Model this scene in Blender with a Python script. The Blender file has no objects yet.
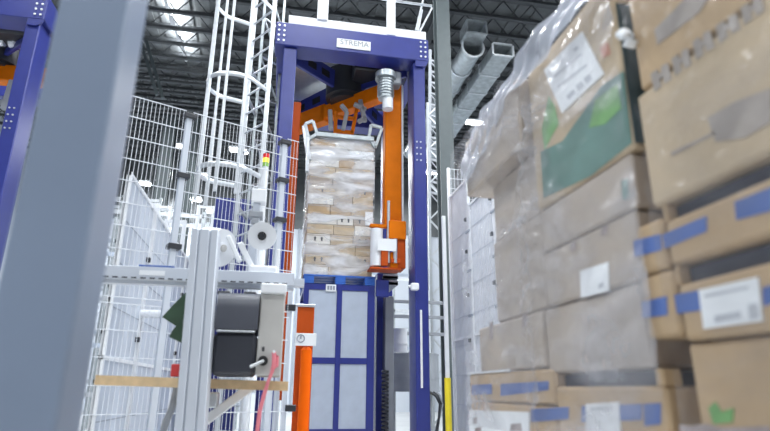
import bpy, bmesh, random
from math import sin, cos, tan, pi, radians, hypot, atan2
from mathutils import Vector as V, Matrix
random.seed(7)
S = bpy.context.scene
COL = S.collection

# ------------------------------------------------------------------ camera
FPX, PITCH, YAW, ROLL, EYE = 555.0, radians(17.4), radians(10.8), radians(.4), 1.35
UP = V((0, 0, 1)); FH = V((sin(YAW), cos(YAW), 0))
FWD = FH*cos(PITCH) + UP*sin(PITCH)
R0 = V((cos(YAW), -sin(YAW), 0)); U0 = -sin(PITCH)*FH + cos(PITCH)*UP
RT = cos(ROLL)*R0 + sin(ROLL)*U0; UU = cos(ROLL)*U0 - sin(ROLL)*R0
EYEP = V((0, 0, EYE))
def ray(x, y): return FWD + (x-385)/FPX*RT + (215.5-y)/FPX*UU
def onY(x, y, d): r = ray(x, y); return EYEP + r*(d/r.y)
def onX(x, y, d): r = ray(x, y); return EYEP + r*(d/r.x)
def onZ(x, y, d): r = ray(x, y); return EYEP + r*((d-EYE)/r.z)

cd = bpy.data.cameras.new('camera'); cam = bpy.data.objects.new('camera', cd); COL.objects.link(cam)
M = Matrix((RT, UU, -FWD)).transposed().to_4x4(); M.translation = EYEP
cam.matrix_world = M
cd.sensor_width = 36; cd.lens = FPX*36/770; cd.clip_start = .02; cd.clip_end = 200
cd.dof.use_dof = True; cd.dof.focus_distance = 7.6; cd.dof.aperture_fstop = 1.75
S.camera = cam

# ------------------------------------------------------------------ materials
def mat(name, c, rough=.5, metal=0, noise=.06, nscale=6, bump=0, bscale=40, spec=.5, emit=None, es=0):
    m = bpy.data.materials.new(name); m.use_nodes = True
    nt = m.node_tree; b = nt.nodes['Principled BSDF']
    b.inputs['Roughness'].default_value = rough; b.inputs['Metallic'].default_value = metal
    b.inputs['Specular IOR Level'].default_value = spec
    tc = nt.nodes.new('ShaderNodeTexCoord')
    n = nt.nodes.new('ShaderNodeTexNoise'); n.inputs['Scale'].default_value = nscale; n.inputs['Detail'].default_value = 4
    nt.links.new(tc.outputs['Object'], n.inputs['Vector'])
    r = nt.nodes.new('ShaderNodeValToRGB')
    r.color_ramp.elements[0].position = .3; r.color_ramp.elements[1].position = .7
    r.color_ramp.elements[0].color = [max(0, v*(1-noise)) for v in c]+[1]
    r.color_ramp.elements[1].color = [min(1, v*(1+noise)) for v in c]+[1]
    nt.links.new(n.outputs['Fac'], r.inputs['Fac']); nt.links.new(r.outputs['Color'], b.inputs['Base Color'])
    if bump:
        n2 = nt.nodes.new('ShaderNodeTexNoise'); n2.inputs['Scale'].default_value = bscale
        nt.links.new(tc.outputs['Object'], n2.inputs['Vector'])
        bp = nt.nodes.new('ShaderNodeBump'); bp.inputs['Strength'].default_value = bump; bp.inputs['Distance'].default_value = .02
        nt.links.new(n2.outputs['Fac'], bp.inputs['Height']); nt.links.new(bp.outputs['Normal'], b.inputs['Normal'])
    if emit: b.inputs['Emission Color'].default_value = (*emit, 1); b.inputs['Emission Strength'].default_value = es
    return m

def film_mat(name, lo, hi, scale, stretch, bump=.6, tint=(.9, .92, .97)):
    m = bpy.data.materials.new(name); m.use_nodes = True
    nt = m.node_tree; nt.nodes.clear(); N = nt.nodes.new; L = nt.links.new
    out = N('ShaderNodeOutputMaterial'); mix = N('ShaderNodeMixShader'); tr = N('ShaderNodeBsdfTransparent')
    pb = N('ShaderNodeBsdfPrincipled'); pb.inputs['Base Color'].default_value = (*tint, 1); pb.inputs['Roughness'].default_value = .14
    pb.inputs['Specular IOR Level'].default_value = .9
    tc = N('ShaderNodeTexCoord'); mp = N('ShaderNodeMapping'); mp.inputs['Scale'].default_value = stretch
    mp.inputs['Rotation'].default_value = (.25, .2, .1)
    L(tc.outputs['Object'], mp.inputs['Vector'])
    n = N('ShaderNodeTexNoise'); n.inputs['Scale'].default_value = scale; n.inputs['Detail'].default_value = 5; n.inputs['Distortion'].default_value = .6
    L(mp.outputs['Vector'], n.inputs['Vector'])
    mr = N('ShaderNodeMapRange'); mr.inputs['From Min'].default_value = .38; mr.inputs['From Max'].default_value = .68
    mr.inputs['To Min'].default_value = lo; mr.inputs['To Max'].default_value = hi
    L(n.outputs['Fac'], mr.inputs['Value'])
    bp = N('ShaderNodeBump'); bp.inputs['Strength'].default_value = bump; bp.inputs['Distance'].default_value = .03
    L(n.outputs['Fac'], bp.inputs['Height']); L(bp.outputs['Normal'], pb.inputs['Normal'])
    L(mr.outputs['Result'], mix.inputs['Fac']); L(tr.outputs[0], mix.inputs[1]); L(pb.outputs[0], mix.inputs[2]); L(mix.outputs[0], out.inputs['Surface'])
    return m

MT = dict(
 blue=mat('blue_paint', (.028, .040, .235), .32), bluelt=mat('blue_pallet', (.03, .13, .50), .5),
 orange=mat('orange_paint', (.72, .17, .0), .5, spec=.15), oranger=mat('orange_guard', (1, .14, .0), .5, spec=.15), rust=mat('dark_orange_plate', (.50, .075, .008), .5, spec=.2),
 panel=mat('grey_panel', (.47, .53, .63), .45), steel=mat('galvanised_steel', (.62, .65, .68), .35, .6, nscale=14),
 white=mat('white_paint', (.82, .84, .87), .4), alu=mat('aluminium', (.58, .62, .69), .4, .1, .03, nscale=3), slot=mat('slot_grey', (.36, .40, .46), .5, .3),
 colgrey=mat('grey_column_paint', (.235, .29, .39), .3, 0, .04, 3), bgrey=mat('grey_building_paint', (.085, .105, .11), .5),
 dark=mat('dark_plastic', (.03, .033, .04), .4), black=mat('black_rubber', (.012, .012, .014), .5),
 printer=mat('printer_grey', (.075, .08, .10), .38), printerlo=mat('printer_dark', (.035, .038, .05), .4),
 ctrl=mat('control_box_grey', (.52, .51, .49), .4), wood=mat('pale_wood', (.72, .52, .30), .6, 0, .12, 18),
 green=mat('dark_green_fabric', (.035, .07, .04), .8, 0, .2, 12), pink=mat('pink_ribbon', (.85, .25, .30), .6), red=mat('red_plastic', (.65, .06, .06), .4),
 card=mat('cardboard', (.47, .335, .20), .75, 0, .08, 9, .1), card2=mat('pale_cardboard', (.52, .41, .28), .75, 0, .08, 7, .1),
 cardw=mat('white_cardboard', (.72, .69, .64), .7, 0, .06, 8), cardg=mat('grey_cardboard', (.45, .385, .33), .75, 0, .08, 6),
 label=mat('paper_label', (.84, .86, .88), .6, 0, .03), ink=mat('grey_ink', (.30, .32, .38), .7), inkd=mat('black_ink', (.05, .05, .06), .7),
 tape=mat('blue_tape', (.07, .135, .38), .45, 0, .15, 5), slot_shade=mat('slot_shade_slate', (.03, .035, .06), .6, 0, .2, 14),
 gprint=mat('teal_print', (.11, .22, .19), .65, 0, .15, 5), gprint2=mat('leaf_green_print', (.16, .36, .12), .65, 0, .2, 6), smudge=mat('smudged_print', (.34, .30, .27), .7, 0, .25, 10), faint=mat('faint_print', (.52, .54, .58), .6, 0, .1), pinkp=mat('dull_red_print', (.52, .25, .18), .7), purple=mat('violet_ink', (.345, .295, .29), .7, 0, .3, 14),
 yellow=mat('yellow_paint', (.85, .68, .03), .45), deck=mat('roof_deck', (.13, .14, .145), .45, .3, .15, 2), joist=mat('dark_joist_steel', (.05, .055, .06), .55),
 floor=mat('concrete_floor', (.55, .56, .56), .35, 0, .08, 1), wallw=mat('white_wall_panel', (.62, .66, .72), .5, 0, .03, .6), galv=mat('duct_metal', (.42, .46, .48), .35, .55, .2, 5),
 midgrey=mat('machine_grey', (.30, .32, .35), .45), amber=mat('amber_lens', (.9, .7, .05), .3, emit=(1, .75, .1), es=.8), redl=mat('red_lens', (.8, .02, .02), .3), greenl=mat('green_lens', (.25, .5, .1), .3),
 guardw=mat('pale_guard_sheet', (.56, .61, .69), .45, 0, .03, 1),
 endsh=mat('dark_teal_shade', (.05, .085, .10), .65, 0, .3, 9),
 lamp=mat('lamp_diffuser', (.9, .9, .9), .5, emit=(.93, .97, 1), es=14), wire=mat('white_wire', (.74, .77, .82), .4),
 film=film_mat('stretch_film', .04, .48, 3.0, (1, .7, 1.6), .9, (.62, .62, .66)), filmn=film_mat('thin_film', .0, .2, 3.0, (1, .7, 1.6), .4, (.55, .54, .56)), filmf=film_mat('tight_wound_film', .0, .75, 1.7, (1, .8, 3.2), .35),
 filmw=film_mat('thick_film', .5, .85, 2.0, (1, 1, 1), .4, (.72, .75, .84)),
)

# ------------------------------------------------------------------ mesh builder
class MB:
    def __init__(s): s.bm = bmesh.new()
    def _merge(s, b, mtx=None):
        if mtx is not None: bmesh.ops.transform(b, matrix=mtx, verts=b.verts)
        me = bpy.data.meshes.new('tmp'); b.to_mesh(me); b.free(); s.bm.from_mesh(me); bpy.data.meshes.remove(me); return s
    def bx(s, x0, x1, y0, y1, z0, z1, bev=0, mtx=None):
        b = bmesh.new(); bmesh.ops.create_cube(b, size=1)
        bmesh.ops.transform(b, matrix=Matrix.Translation(((x0+x1)/2, (y0+y1)/2, (z0+z1)/2)) @ Matrix.Diagonal((abs(x1-x0), abs(y1-y0), abs(z1-z0), 1)), verts=b.verts)
        if bev: bmesh.ops.bevel(b, geom=list(b.edges), offset=bev, segments=1, affect='EDGES', profile=.5)
        return s._merge(b, mtx)
    def bar(s, p, q, w, h, bev=0, up=UP):
        """box section from p to q, w wide across, h tall"""
        p, q = V(p), V(q); d = q-p; L = d.length; d.normalize()
        u = V(up)
        if abs(d.dot(u)) > .99: u = V((0, 1, 0))
        x = d.cross(u).normalized(); z = x.cross(d)
        m = Matrix((x, d, z)).transposed().to_4x4(); m.translation = (p+q)/2
        return s.bx(-w/2, w/2, -L/2, L/2, -h/2, h/2, bev, m)
    def cyl(s, p, q, r, r2=None, seg=20, caps=True):
        p, q = V(p), V(q); d = q-p
        b = bmesh.new(); bmesh.ops.create_cone(b, cap_ends=caps, segments=seg, radius1=r, radius2=r if r2 is None else r2, depth=d.length)
        m = d.to_track_quat('Z', 'Y').to_matrix().to_4x4(); m.translation = (p+q)/2
        return s._merge(b, m)
    def ring(s, p, q, ro, ri, seg=28):
        """thick-walled tube"""
        p, q = V(p), V(q); d = (q-p); L = d.length
        b = bmesh.new(); vs = []
        for i in range(seg):
            a = 2*pi*i/seg
            vs.append([b.verts.new((r*cos(a), r*sin(a), z)) for r, z in ((ro, -L/2), (ro, L/2), (ri, L/2), (ri, -L/2))])
        for i in range(seg):
            A, B = vs[i], vs[(i+1) % seg]
            for k in range(4): b.faces.new((A[k], B[k], B[(k+1) % 4], A[(k+1) % 4]))
        m = d.to_track_quat('Z', 'Y').to_matrix().to_4x4(); m.translation = (p+q)/2
        return s._merge(b, m)
    def tube(s, pts, r, seg=8, flat=None):
        pts = [V(p) for p in pts]; b = bmesh.new(); rings = []
        for i, p in enumerate(pts):
            d = (pts[min(i+1, len(pts)-1)]-pts[max(i-1, 0)]).normalized()
            u = UP if abs(d.dot(UP)) < .95 else V((0, 1, 0))
            x = d.cross(u).normalized(); z = x.cross(d)
            rx, rz = flat if flat else (r, r)
            rings.append([b.verts.new(p+x*cos(2*pi*k/seg)*rx+z*sin(2*pi*k/seg)*rz) for k in range(seg)])
        for A, B in zip(rings, rings[1:]):
            for k in range(seg): b.faces.new((A[k], A[(k+1) % seg], B[(k+1) % seg], B[k]))
        b.faces.new(rings[0][::-1]); b.faces.new(rings[-1])
        return s._merge(b)
    def prism(s, pts, off):
        """polygon given as 3-D points, thickened along off"""
        b = bmesh.new(); off = V(off)
        A = [b.verts.new(V(p)) for p in pts]; B = [b.verts.new(V(p)+off) for p in pts]; n = len(A)
        b.faces.new(A); b.faces.new(B[::-1])
        for i in range(n): b.faces.new((A[i], B[i], B[(i+1) % n], A[(i+1) % n]))
        bmesh.ops.recalc_face_normals(b, faces=b.faces)
        return s._merge(b)
    def grid(s, f, nu, nv):
        b = bmesh.new(); g = [[b.verts.new(f(i/nu, j/nv)) for j in range(nv+1)] for i in range(nu+1)]
        for i in range(nu):
            for j in range(nv): b.faces.new((g[i][j], g[i+1][j], g[i+1][j+1], g[i][j+1]))
        return s._merge(b)

WPOS = {}
def obj(name, mb, m, parent=None, smooth=True):
    bm = mb.bm; bmesh.ops.recalc_face_normals(bm, faces=bm.faces)
    xs = [v.co for v in bm.verts]
    lo = V([min(c[i] for c in xs) for i in range(3)]); hi = V([max(c[i] for c in xs) for i in range(3)])
    o0 = (lo+hi)/2
    if parent is None: o0.z = lo.z
    bmesh.ops.translate(bm, verts=bm.verts, vec=-o0)
    me = bpy.data.meshes.new(name); bm.to_mesh(me); bm.free()
    if smooth:
        for p in me.polygons: p.use_smooth = True
        me.set_sharp_from_angle(angle=radians(35))
    me.materials.append(MT[m] if isinstance(m, str) else m)
    o = bpy.data.objects.new(name, me); COL.objects.link(o)
    if parent: o.parent = parent; o.location = o0-WPOS[parent.name]
    else: o.location = o0
    WPOS[o.name] = o0.copy()
    return o
def tag(o, label, cat, group=None):
    o['label'] = label; o['category'] = cat
    if group: o['group'] = group
    return o
def thing(name, loc, label, cat, group=None):
    o = bpy.data.objects.new(name, None); COL.objects.link(o); o.location = loc; o.empty_display_size = .1
    WPOS[o.name] = V(loc); return tag(o, label, cat, group)
def struct(name, mb, m):
    o = obj(name, mb, m); o['kind'] = 'structure'; return o
def lab(o, text): o['label'] = text; return o
def text_mb(body, size, origin, xdir, ydir, depth=.003):
    cu = bpy.data.curves.new('t', 'FONT'); cu.body = body; cu.size = size; cu.align_x = 'CENTER'; cu.align_y = 'CENTER'; cu.extrude = depth/2
    ob = bpy.data.objects.new('t', cu); COL.objects.link(ob)
    dg = bpy.context.evaluated_depsgraph_get(); me = bpy.data.meshes.new_from_object(ob.evaluated_get(dg))
    bpy.data.objects.remove(ob); bpy.data.curves.remove(cu)
    x, y = V(xdir).normalized(), V(ydir).normalized(); m = Matrix((x, y, x.cross(y))).transposed().to_4x4(); m.translation = V(origin)
    me.transform(m); b = MB(); b.bm.from_mesh(me); bpy.data.meshes.remove(me); return b
ORD = ['lowest', 'second', 'third', 'fourth', 'fifth', 'sixth', 'seventh', 'eighth', 'ninth', 'tenth', 'eleventh', 'twelfth', 'thirteenth', 'topmost']

# ------------------------------------------------------------------ the hall
CZ = 16.2
struct('floor', MB().bx(-16, 18, -8, 36.3, -.2, 0), 'floor')
dk = MB()
x = -16
while x < 18:                                   # corrugated steel deck
    dk.bx(x, x+.5, -8, 36, CZ, CZ+.1); dk.bx(x+.5, x+.8, -8, 36, CZ+.06, CZ+.16); x += .8
struct('ceiling', dk, 'deck')
struct('wall_back', MB().bx(-16, 18, 36, 36.3, 0, CZ), 'wallw')
struct('trim_1', MB().bx(-16, 18, 35.9, 36, 11.5, CZ), 'deck')
rb_ = MB(); x = -15.5
while x < 18: rb_.bx(x, x+.12, 35.85, 36, 0, 11.5); x += 1.5
struct('trim_2', rb_, 'slot')
for i, (rx, ry, n, rh) in enumerate(((-9.0, 22, 3, 8.5), (-5.2, 17, 2, 6.5), (-2.6, 20, 2, 7.0), (3.6, 24, 2, 8.0), (7.6, 17, 2, 6.5))):
    t = thing('storage_rack', (rx+n*1.4, ry+.5, 0), 'tall pale storage rack deep in the hall, '+['behind the white guard panels', 'behind the left fence post', 'behind the caged ladder', 'behind the right blue column', 'behind the right guard'][i], 'rack', 'storage racks')
    for k in range(n+1):
        for yy in (ry, ry+1.1): obj('upright', MB().bx(rx+k*1.4-.05, rx+k*1.4+.05, yy-.04, yy+.04, 0, rh), 'galv', t)
    for lv in range(1, 6):
        z = rh*lv/5-.2
        obj('shelf_beam', MB().bx(rx, rx+n*1.4, ry-.04, ry+.02, z, z+.12), 'steel' if lv % 2 else 'panel', t)
        obj('shelf_beam', MB().bx(rx, rx+n*1.4, ry+1.08, ry+1.14, z, z+.12), 'steel', t)
struct('wall_left', MB().bx(-16.3, -16, 6, 36.3, 0, CZ), 'wallw')
struct('wall_right', MB().bx(18, 18.3, 6, 36.3, 0, CZ), 'wallw')
g = 0
jy = 14.0
while jy < 35.5:
    t = thing('roof_joist', (0, jy, 15.2), 'dark open-web steel roof joist crossing under the metal deck', 'joist', 'roof joists under the deck')
    obj('top_chord', MB().bx(-16, 18, jy-.06, jy+.06, 16.04, 16.16), 'joist', t)
    obj('bottom_chord', MB().bx(-16, 18, jy-.07, jy+.07, 15.2, 15.32), 'joist', t)
    w = MB(); xx = -16; k = 0
    while xx < 17.4:
        w.bar((xx, jy, 15.3 if k % 2 else 16.06), (xx+.6, jy, 16.06 if k % 2 else 15.3), .035, .035); xx += .6; k += 1
    obj('web', w, 'joist', t)
    jy += 1.08
for i, x in enumerate((-11.0, 5.1)):
    t = thing('roof_girder', (x, 24, 14.6), ('dark girder running away under the joists beyond the left fence', 'dark girder running away under the joists above the steel ducts')[i], 'girder', 'roof girders')
    obj('top_flange', MB().bx(x-.15, x+.15, 10, 36, 15.1, 15.2), 'joist', t)
    obj('bottom_flange', MB().bx(x-.15, x+.15, 10, 36, 14.4, 14.5), 'joist', t)
    w = MB(); yy = 10; k = 0
    while yy < 35.4:
        w.bar((x, yy, 14.5 if k % 2 else 15.1), (x, yy+.6, 15.1 if k % 2 else 14.5), .05, .05); yy += .6; k += 1
    obj('web', w, 'joist', t)

def hbar(p): return p
# high-bay lamps, seen far ones and added unseen ones: body, diffuser, and a real area light for each
def lamp(x, y, z, power, label, sx=1.4, sy=.5, light=True, group='high-bay lamps'):
    t = thing('high_bay_lamp', (x, y, z), label, 'lamp', group)
    obj('housing', MB().bx(x-sx/2, x+sx/2, y-sy/2, y+sy/2, z+.02, z+.12, .01), 'white', t)
    obj('diffuser', MB().bx(x-sx/2+.04, x+sx/2-.04, y-sy/2+.04, y+sy/2-.04, z-.01, z+.02), 'lamp', t)
    obj('hanger', MB().cyl((x-sx/3, y, z+.12), (x-sx/3, y, CZ), .012, seg=6).cyl((x+sx/3, y, z+.12), (x+sx/3, y, CZ), .012, seg=6), 'joist', t)
    if light:
        ld = bpy.data.lights.new('lamp_light', 'AREA'); ld.shape = 'RECTANGLE'; ld.size = sx; ld.size_y = sy; ld.energy = power; ld.color = (.93, .97, 1)
        lo = bpy.data.objects.new('lamp_light', ld); COL.objects.link(lo); lo.parent = t; lo.location = (0, 0, -.03)
LP = 340
for x in (-5.5, 0.5, 6.5):  # unseen overhead grid, put in as the main light
    for y in (-5.5, 1.5, 7.0):
        lamp(x, y, 12.5, LP, 'long unseen high-bay lamp put in over the wrapping line', 2.4, .6)
for x in (-5.5, 0.5, 6.5): lamp(x, 12.3, 12.9, 420, 'long unseen high-bay lamp put in over the wrapping line', 2.4, .6)  # further unseen lamps, added to brighten the back of the scene
for y in (0, 6): lamp(11.5, y, 11.5, 650, 'long unseen lamp added right of the loads to light faces', 2.4, .6, True, 'added side lamps')  # unseen side lamps, added to light right-hand faces
for (px, py, yy) in ((145, 184, 30), (161, 183, 33.5), (128, 206, 26), (151, 209, 31), (203, 176, 30), (211, 212, 33), (196, 200, 28), (235, 150, 26), (243, 152, 29)):
    p = onY(px, py, yy); lamp(p.x, p.y, p.z, 300, 'bright high-bay lamp hanging far off behind the left fence', .55, .55, True, 'far lamps behind the left fence')
for (x, y) in ((-9.2, 24), (-8.2, 20.4), (-6, 30), (9, 24), (3, 30), (9, 31)):
    lamp(x, y, 14.2, 330, 'bright lamp close under the dark roof deck in the far hall', 1.6, .5, True, 'far lamps under the roof')
# added strips that cast the skylight glow on the deck at left
for k, (px, py) in enumerate(((168, 8), (176, 30), (183, 48))):
    p = onZ(px, py, 15.75)
    t = thing('added_glow_strip', p, 'long added strip casting the skylight glow onto the metal roof deck', 'light', 'added glow strips by the deck')
    obj('housing', MB().bx(p.x-.05, p.x+.05, p.y-1, p.y+1, p.z-.08, p.z, .01), 'white', t)
    obj('tube', MB().cyl((p.x, p.y-.95, p.z+.04), (p.x, p.y+.95, p.z+.04), .03, seg=10), 'lamp', t)
    ld = bpy.data.lights.new('strip_glow', 'AREA'); ld.shape = 'RECTANGLE'; ld.size = .3; ld.size_y = 2; ld.energy = 110; ld.color = (.93, .97, 1)
    lo = bpy.data.objects.new('strip_glow', ld); COL.objects.link(lo); lo.parent = t; lo.rotation_euler = (pi, 0, 0); lo.location = (0, 0, .1)

# steel ducts, right of the grey column
def duct(a, b, w, h, label, rnd):
    a, b = V(a), V(b)
    t = thing('steel_duct', (a.x, a.y, a.z), label, 'duct', 'ventilation ducts')
    d = MB(); n = 7
    for k in range(n):
        p = a.lerp(b, k/n); q = a.lerp(b, (k+1)/n)
        if rnd: d.ring(p, q, w/2, w/2-.03, 20)
        else:
            for sx in (-1, 1): d.bar(p+V((sx*w/2, 0, 0)), q+V((sx*w/2, 0, 0)), .03, h)
            for sz in (-1, 1): d.bar(p+V((0, 0, sz*h/2)), q+V((0, 0, sz*h/2)), w, .03)
    obj('duct_body', d, 'galv', t)
    for k in range(n+1):
        f = MB(); p = a.lerp(b, k/n); e = V((0, .03, 0))
        if rnd: f.ring(p-e, p+e, w/2+.05, w/2, 20)
        else:
            for sx in (-1, 1): f.bar(p+V((sx*(w/2+.03), 0, -h/2)), p+V((sx*(w/2+.03), 0, h/2)), .06, .06)
            for sz in (-1, 1): f.bar(p+V((-w/2, 0, sz*(h/2+.03))), p+V((w/2, 0, sz*(h/2+.03))), .06, .06)
        obj('seam_flange', f, 'steel', t)
    return t
p = onZ(473, 47, 12.6); q = onZ(451, 97, 12.6)
t = duct(p, (p.x, p.y+9, 12.6), .74, .7, 'round steel duct with an upturned square mouth beside the grey column', True)
m0 = onY(473.5, 34.5, p.y-.2)
f = MB(); w_, h_ = .34, .3
for sx in (-1, 1): f.bar((m0.x+sx*w_, m0.y, m0.z-h_*.6), (m0.x+sx*w_, m0.y, m0.z+h_), .06, .7)
for sz in (-.6, 1): f.bar((m0.x-w_, m0.y, m0.z+sz*h_), (m0.x+w_, m0.y, m0.z+sz*h_), .7, .06)
obj('mouth', f, 'galv', t)
p = onZ(503, 50, 12.4); duct(p, (p.x, p.y+9, 12.4), .68, .40, 'square steel duct with an open rectangular mouth nearest the big wrapped load', False)

# the grey building column behind the wrapping machine
a = onY(438, 60, 11); b = onY(451, 60, 11)
t = thing('building_column', (a.x+.17, 11.15, 0), 'tall grey steel building column behind the blue wrapping machine', 'column')
obj('web', MB().bx(a.x+.14, a.x+.2, 11.02, 11.28, 0, 15.2), 'bgrey', t)
for yy in (11.0, 11.28): obj('flange', MB().bx(a.x, b.x, yy, yy+.04, 0, 15.2), 'bgrey', t)
obj('base_plate', MB().bx(a.x-.1, b.x+.1, 10.9, 11.42, 0, .04), 'bgrey', t)
# slimmer posts far off behind the left fence
for k, (px, lb) in enumerate(((198, 'grey hall column far behind the fence, left of the ladder cage'), (176, 'grey hall column far behind the fence, furthest from the ladder'))):
    p = onY(px, 90, 27)
    tag(obj('hall_column', MB().bx(p.x-.3, p.x+.3, 26.7, 26.76, 0, 14.4).bx(p.x-.3, p.x+.3, 27.3, 27.36, 0, 14.4).bx(p.x-.04, p.x+.04, 26.76, 27.3, 0, 14.4), 'bgrey'), lb, 'column', 'hall columns')
for k, (xa, ya, xb, yb) in enumerate(((141, 42, 157, 95), (146, 40, 163, 98))):
    p, q = onY(xa, ya, 20), onY(xb, yb, 20)
    tag(obj('roof_brace', MB().bar(p, q, .12, .12), 'bgrey'), ('slanting grey roof brace next to the grey foreground column', 'slanting grey roof brace one step from the grey foreground column')[k], 'brace', 'roof braces')

# ------------------------------------------------------------------ foreground grey square column
t = thing('support_column', (-.39, 1.06, 0), 'thick grey square steel column close to the camera', 'column')
obj('shaft', MB().bx(-.452, -.327, 1.0, 1.125, 0, 4.2, .004), 'colgrey', t)
obj('base_plate', MB().bx(-.52, -.26, .93, 1.19, 0, .02, .003), 'colgrey', t)

# ------------------------------------------------------------------ mesh fence
FZ = onY(190, 112, 4.75).z
F0 = onZ(190, 112, FZ); F1 = onZ(298, 142, FZ); fd = (F1-F0); fd.z = 0; fd.normalize(); fn = V((fd.y, -fd.x, 0))   # fn points to the camera side
def fpt(px):                                    # where the fence line meets the direction of a pixel column
    r = ray(px, 150); r.z = 0
    A = F0.x*fd.y-F0.y*fd.x; B = r.x*fd.y-r.y*fd.x
    k = A/B; return V((r.x*k, r.y*k, 0))
fpost = [fpt(87)-fd*.02, F0.copy(), fpt(284)]
for p in fpost: p.z = 0
def panel(a, b, zs, label, parts=('vertical', 'horizontal'), pitch=.034):
    d = (b-a); L = d.length; d.normalize()
    mid = (a+b)/2
    t = thing('wire_fence', (mid.x, mid.y, zs[0]), label, 'fence panel', 'white mesh fence panels')
    w = MB(); k = 0; s = .01
    while s < L-.005:
        p = a+d*s; w.bx(p.x-.0019, p.x+.0019, p.y-.0019, p.y+.0019, zs[0], zs[1]); s += pitch
    obj('vertical_wires', w, 'wire', t)
    w = MB(); z = zs[0]+.01
    n = round((zs[1]-zs[0])/.2); 
    for i in range(n+1):
        z = zs[0]+(zs[1]-zs[0])*i/n; w.bar(a+UP*z+fn*.005, b+UP*z+fn*.005, .006, .007)
    obj('horizontal_wires', w, 'wire', t)
zl = 2.02
pn = ['left of the ladder', 'behind the white label rolls', 'right of the last fence post']
ends = [(fpost[0], fpost[1]), (fpost[1], fpost[2]), (fpost[2], fpt(298.5))]
for i, (a, b) in enumerate(ends):
    a2, b2 = a+fd*.03, b-fd*(.03 if i < 2 else 0)
    panel(a2, b2, (zl, FZ), 'upper white wire mesh fence panel '+pn[i])
    panel(a2, b2, (.15, zl-.05), 'lower white wire mesh fence panel '+['under the rail, left of the aluminium post', 'under the rail, behind the printer', 'beside the orange guard'][i])
for i, p in enumerate(fpost):
    t = thing('fence_post', (p.x, p.y, 0), ['white fence post behind the thick grey column', 'white fence post left of the caged ladder', 'white fence post beside the stack light'][i], 'fence post', 'white fence posts')
    th = atan2(fd.y, fd.x); R = Matrix.Translation((p.x, p.y, 0)) @ Matrix.Rotation(th, 4, 'Z')
    obj('tube', MB().bx(-.025, .025, -.02, .04, 0, FZ-.06, .004, R), 'alu', t)
    obj('foot_plate', MB().bx(-.08, .08, -.06, .08, 0, .012, 0, R), 'white', t)
    for z in ((FZ-.05, FZ-.62, FZ-1.25) if i == 1 else (FZ-.05, FZ-.45, FZ-.85)):
        obj('clamp', MB().bx(-.05, .06, -.045, .05, z-.022, z+.022, .006, R), 'dark', t)

# ------------------------------------------------------------------ white enclosure panels beyond the fence
X0 = -1.27
for i in range(6):
    y0 = 4.58+i*1.05; h = 3.05
    t = thing('machine_guard', (X0, y0+.5, 0), ORD[i].replace('lowest', 'first')+' white-framed guard panel beyond the left fence, counted from the fence', 'guard panel', 'white guard panels')
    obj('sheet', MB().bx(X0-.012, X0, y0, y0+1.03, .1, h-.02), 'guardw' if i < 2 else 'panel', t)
    fr = MB()
    for yy in (y0, y0+1.0): fr.bx(X0-.02, X0+.02, yy, yy+.03, 0, h)
    for z in (.1, 1.55, h-.03): fr.bx(X0-.02, X0+.015, y0, y0+1.03, z, z+.03)
    obj('frame', fr, 'white', t)
    fr = MB()
    for z in (.7, 1.1, 1.95, 2.3, 2.65): fr.bx(X0-.001, X0+.003, y0, y0+1.03, z, z+.008)
    obj('seam', fr, 'slot', t)
    for z in (.9, 1.75, 2.5): obj('clip', MB().bx(X0-.02, X0+.035, y0+.96, y0+1.0, z, z+.045, .004), 'dark', t)
# pale posts and frames behind the fence, further right
for i, (px, py, Y) in enumerate(((150, 203, 12.5), (163, 206, 13.5), (176, 220, 12), (207, 206, 13), (222, 214, 12.2))):
    p = onY(px, py, Y); t = thing('conveyor_frame', (p.x, Y, 0), 'pale upright steel frame behind the fence, '+['first', 'second', 'third', 'fourth', 'fifth'][i]+' from the white guard panels', 'frame', 'pale upright frames')
    for s_ in (-.18, .18): obj('upright', MB().bx(p.x+s_-.04, p.x+s_+.04, Y-.04, Y+.04, 0, p.z, .005), 'white', t)
    fr = MB()
    for k in range(5): fr.bx(p.x-.14, p.x+.14, Y-.02, Y+.02, p.z*(k+1)/5-.06, p.z*(k+1)/5)
    obj('cross_rail', fr, 'white', t)
    for z in (.5, .75): obj('clip', MB().bx(p.x-.06, p.x, Y-.06, Y-.03, p.z*z, p.z*z+.09), 'dark', t)
# blue bin-like guard behind the label rolls
a, b = onY(216, 197, 9.3), onY(246, 262, 9.3)
t = thing('blue_cabinet', ((a.x+b.x)/2, 9.6, 0), 'blue steel cabinet behind the fence and the white label rolls', 'cabinet')
obj('body', MB().bx(a.x, b.x, 9.3, 9.9, .1, a.z, .01), 'blue', t)
obj('door', MB().bx(a.x+.04, b.x-.04, 9.27, 9.3, .25, a.z-.06, .006), 'blue', t)
obj('plinth', MB().bx(a.x+.03, b.x-.03, 9.33, 9.87, 0, .1), 'dark', t)

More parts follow.
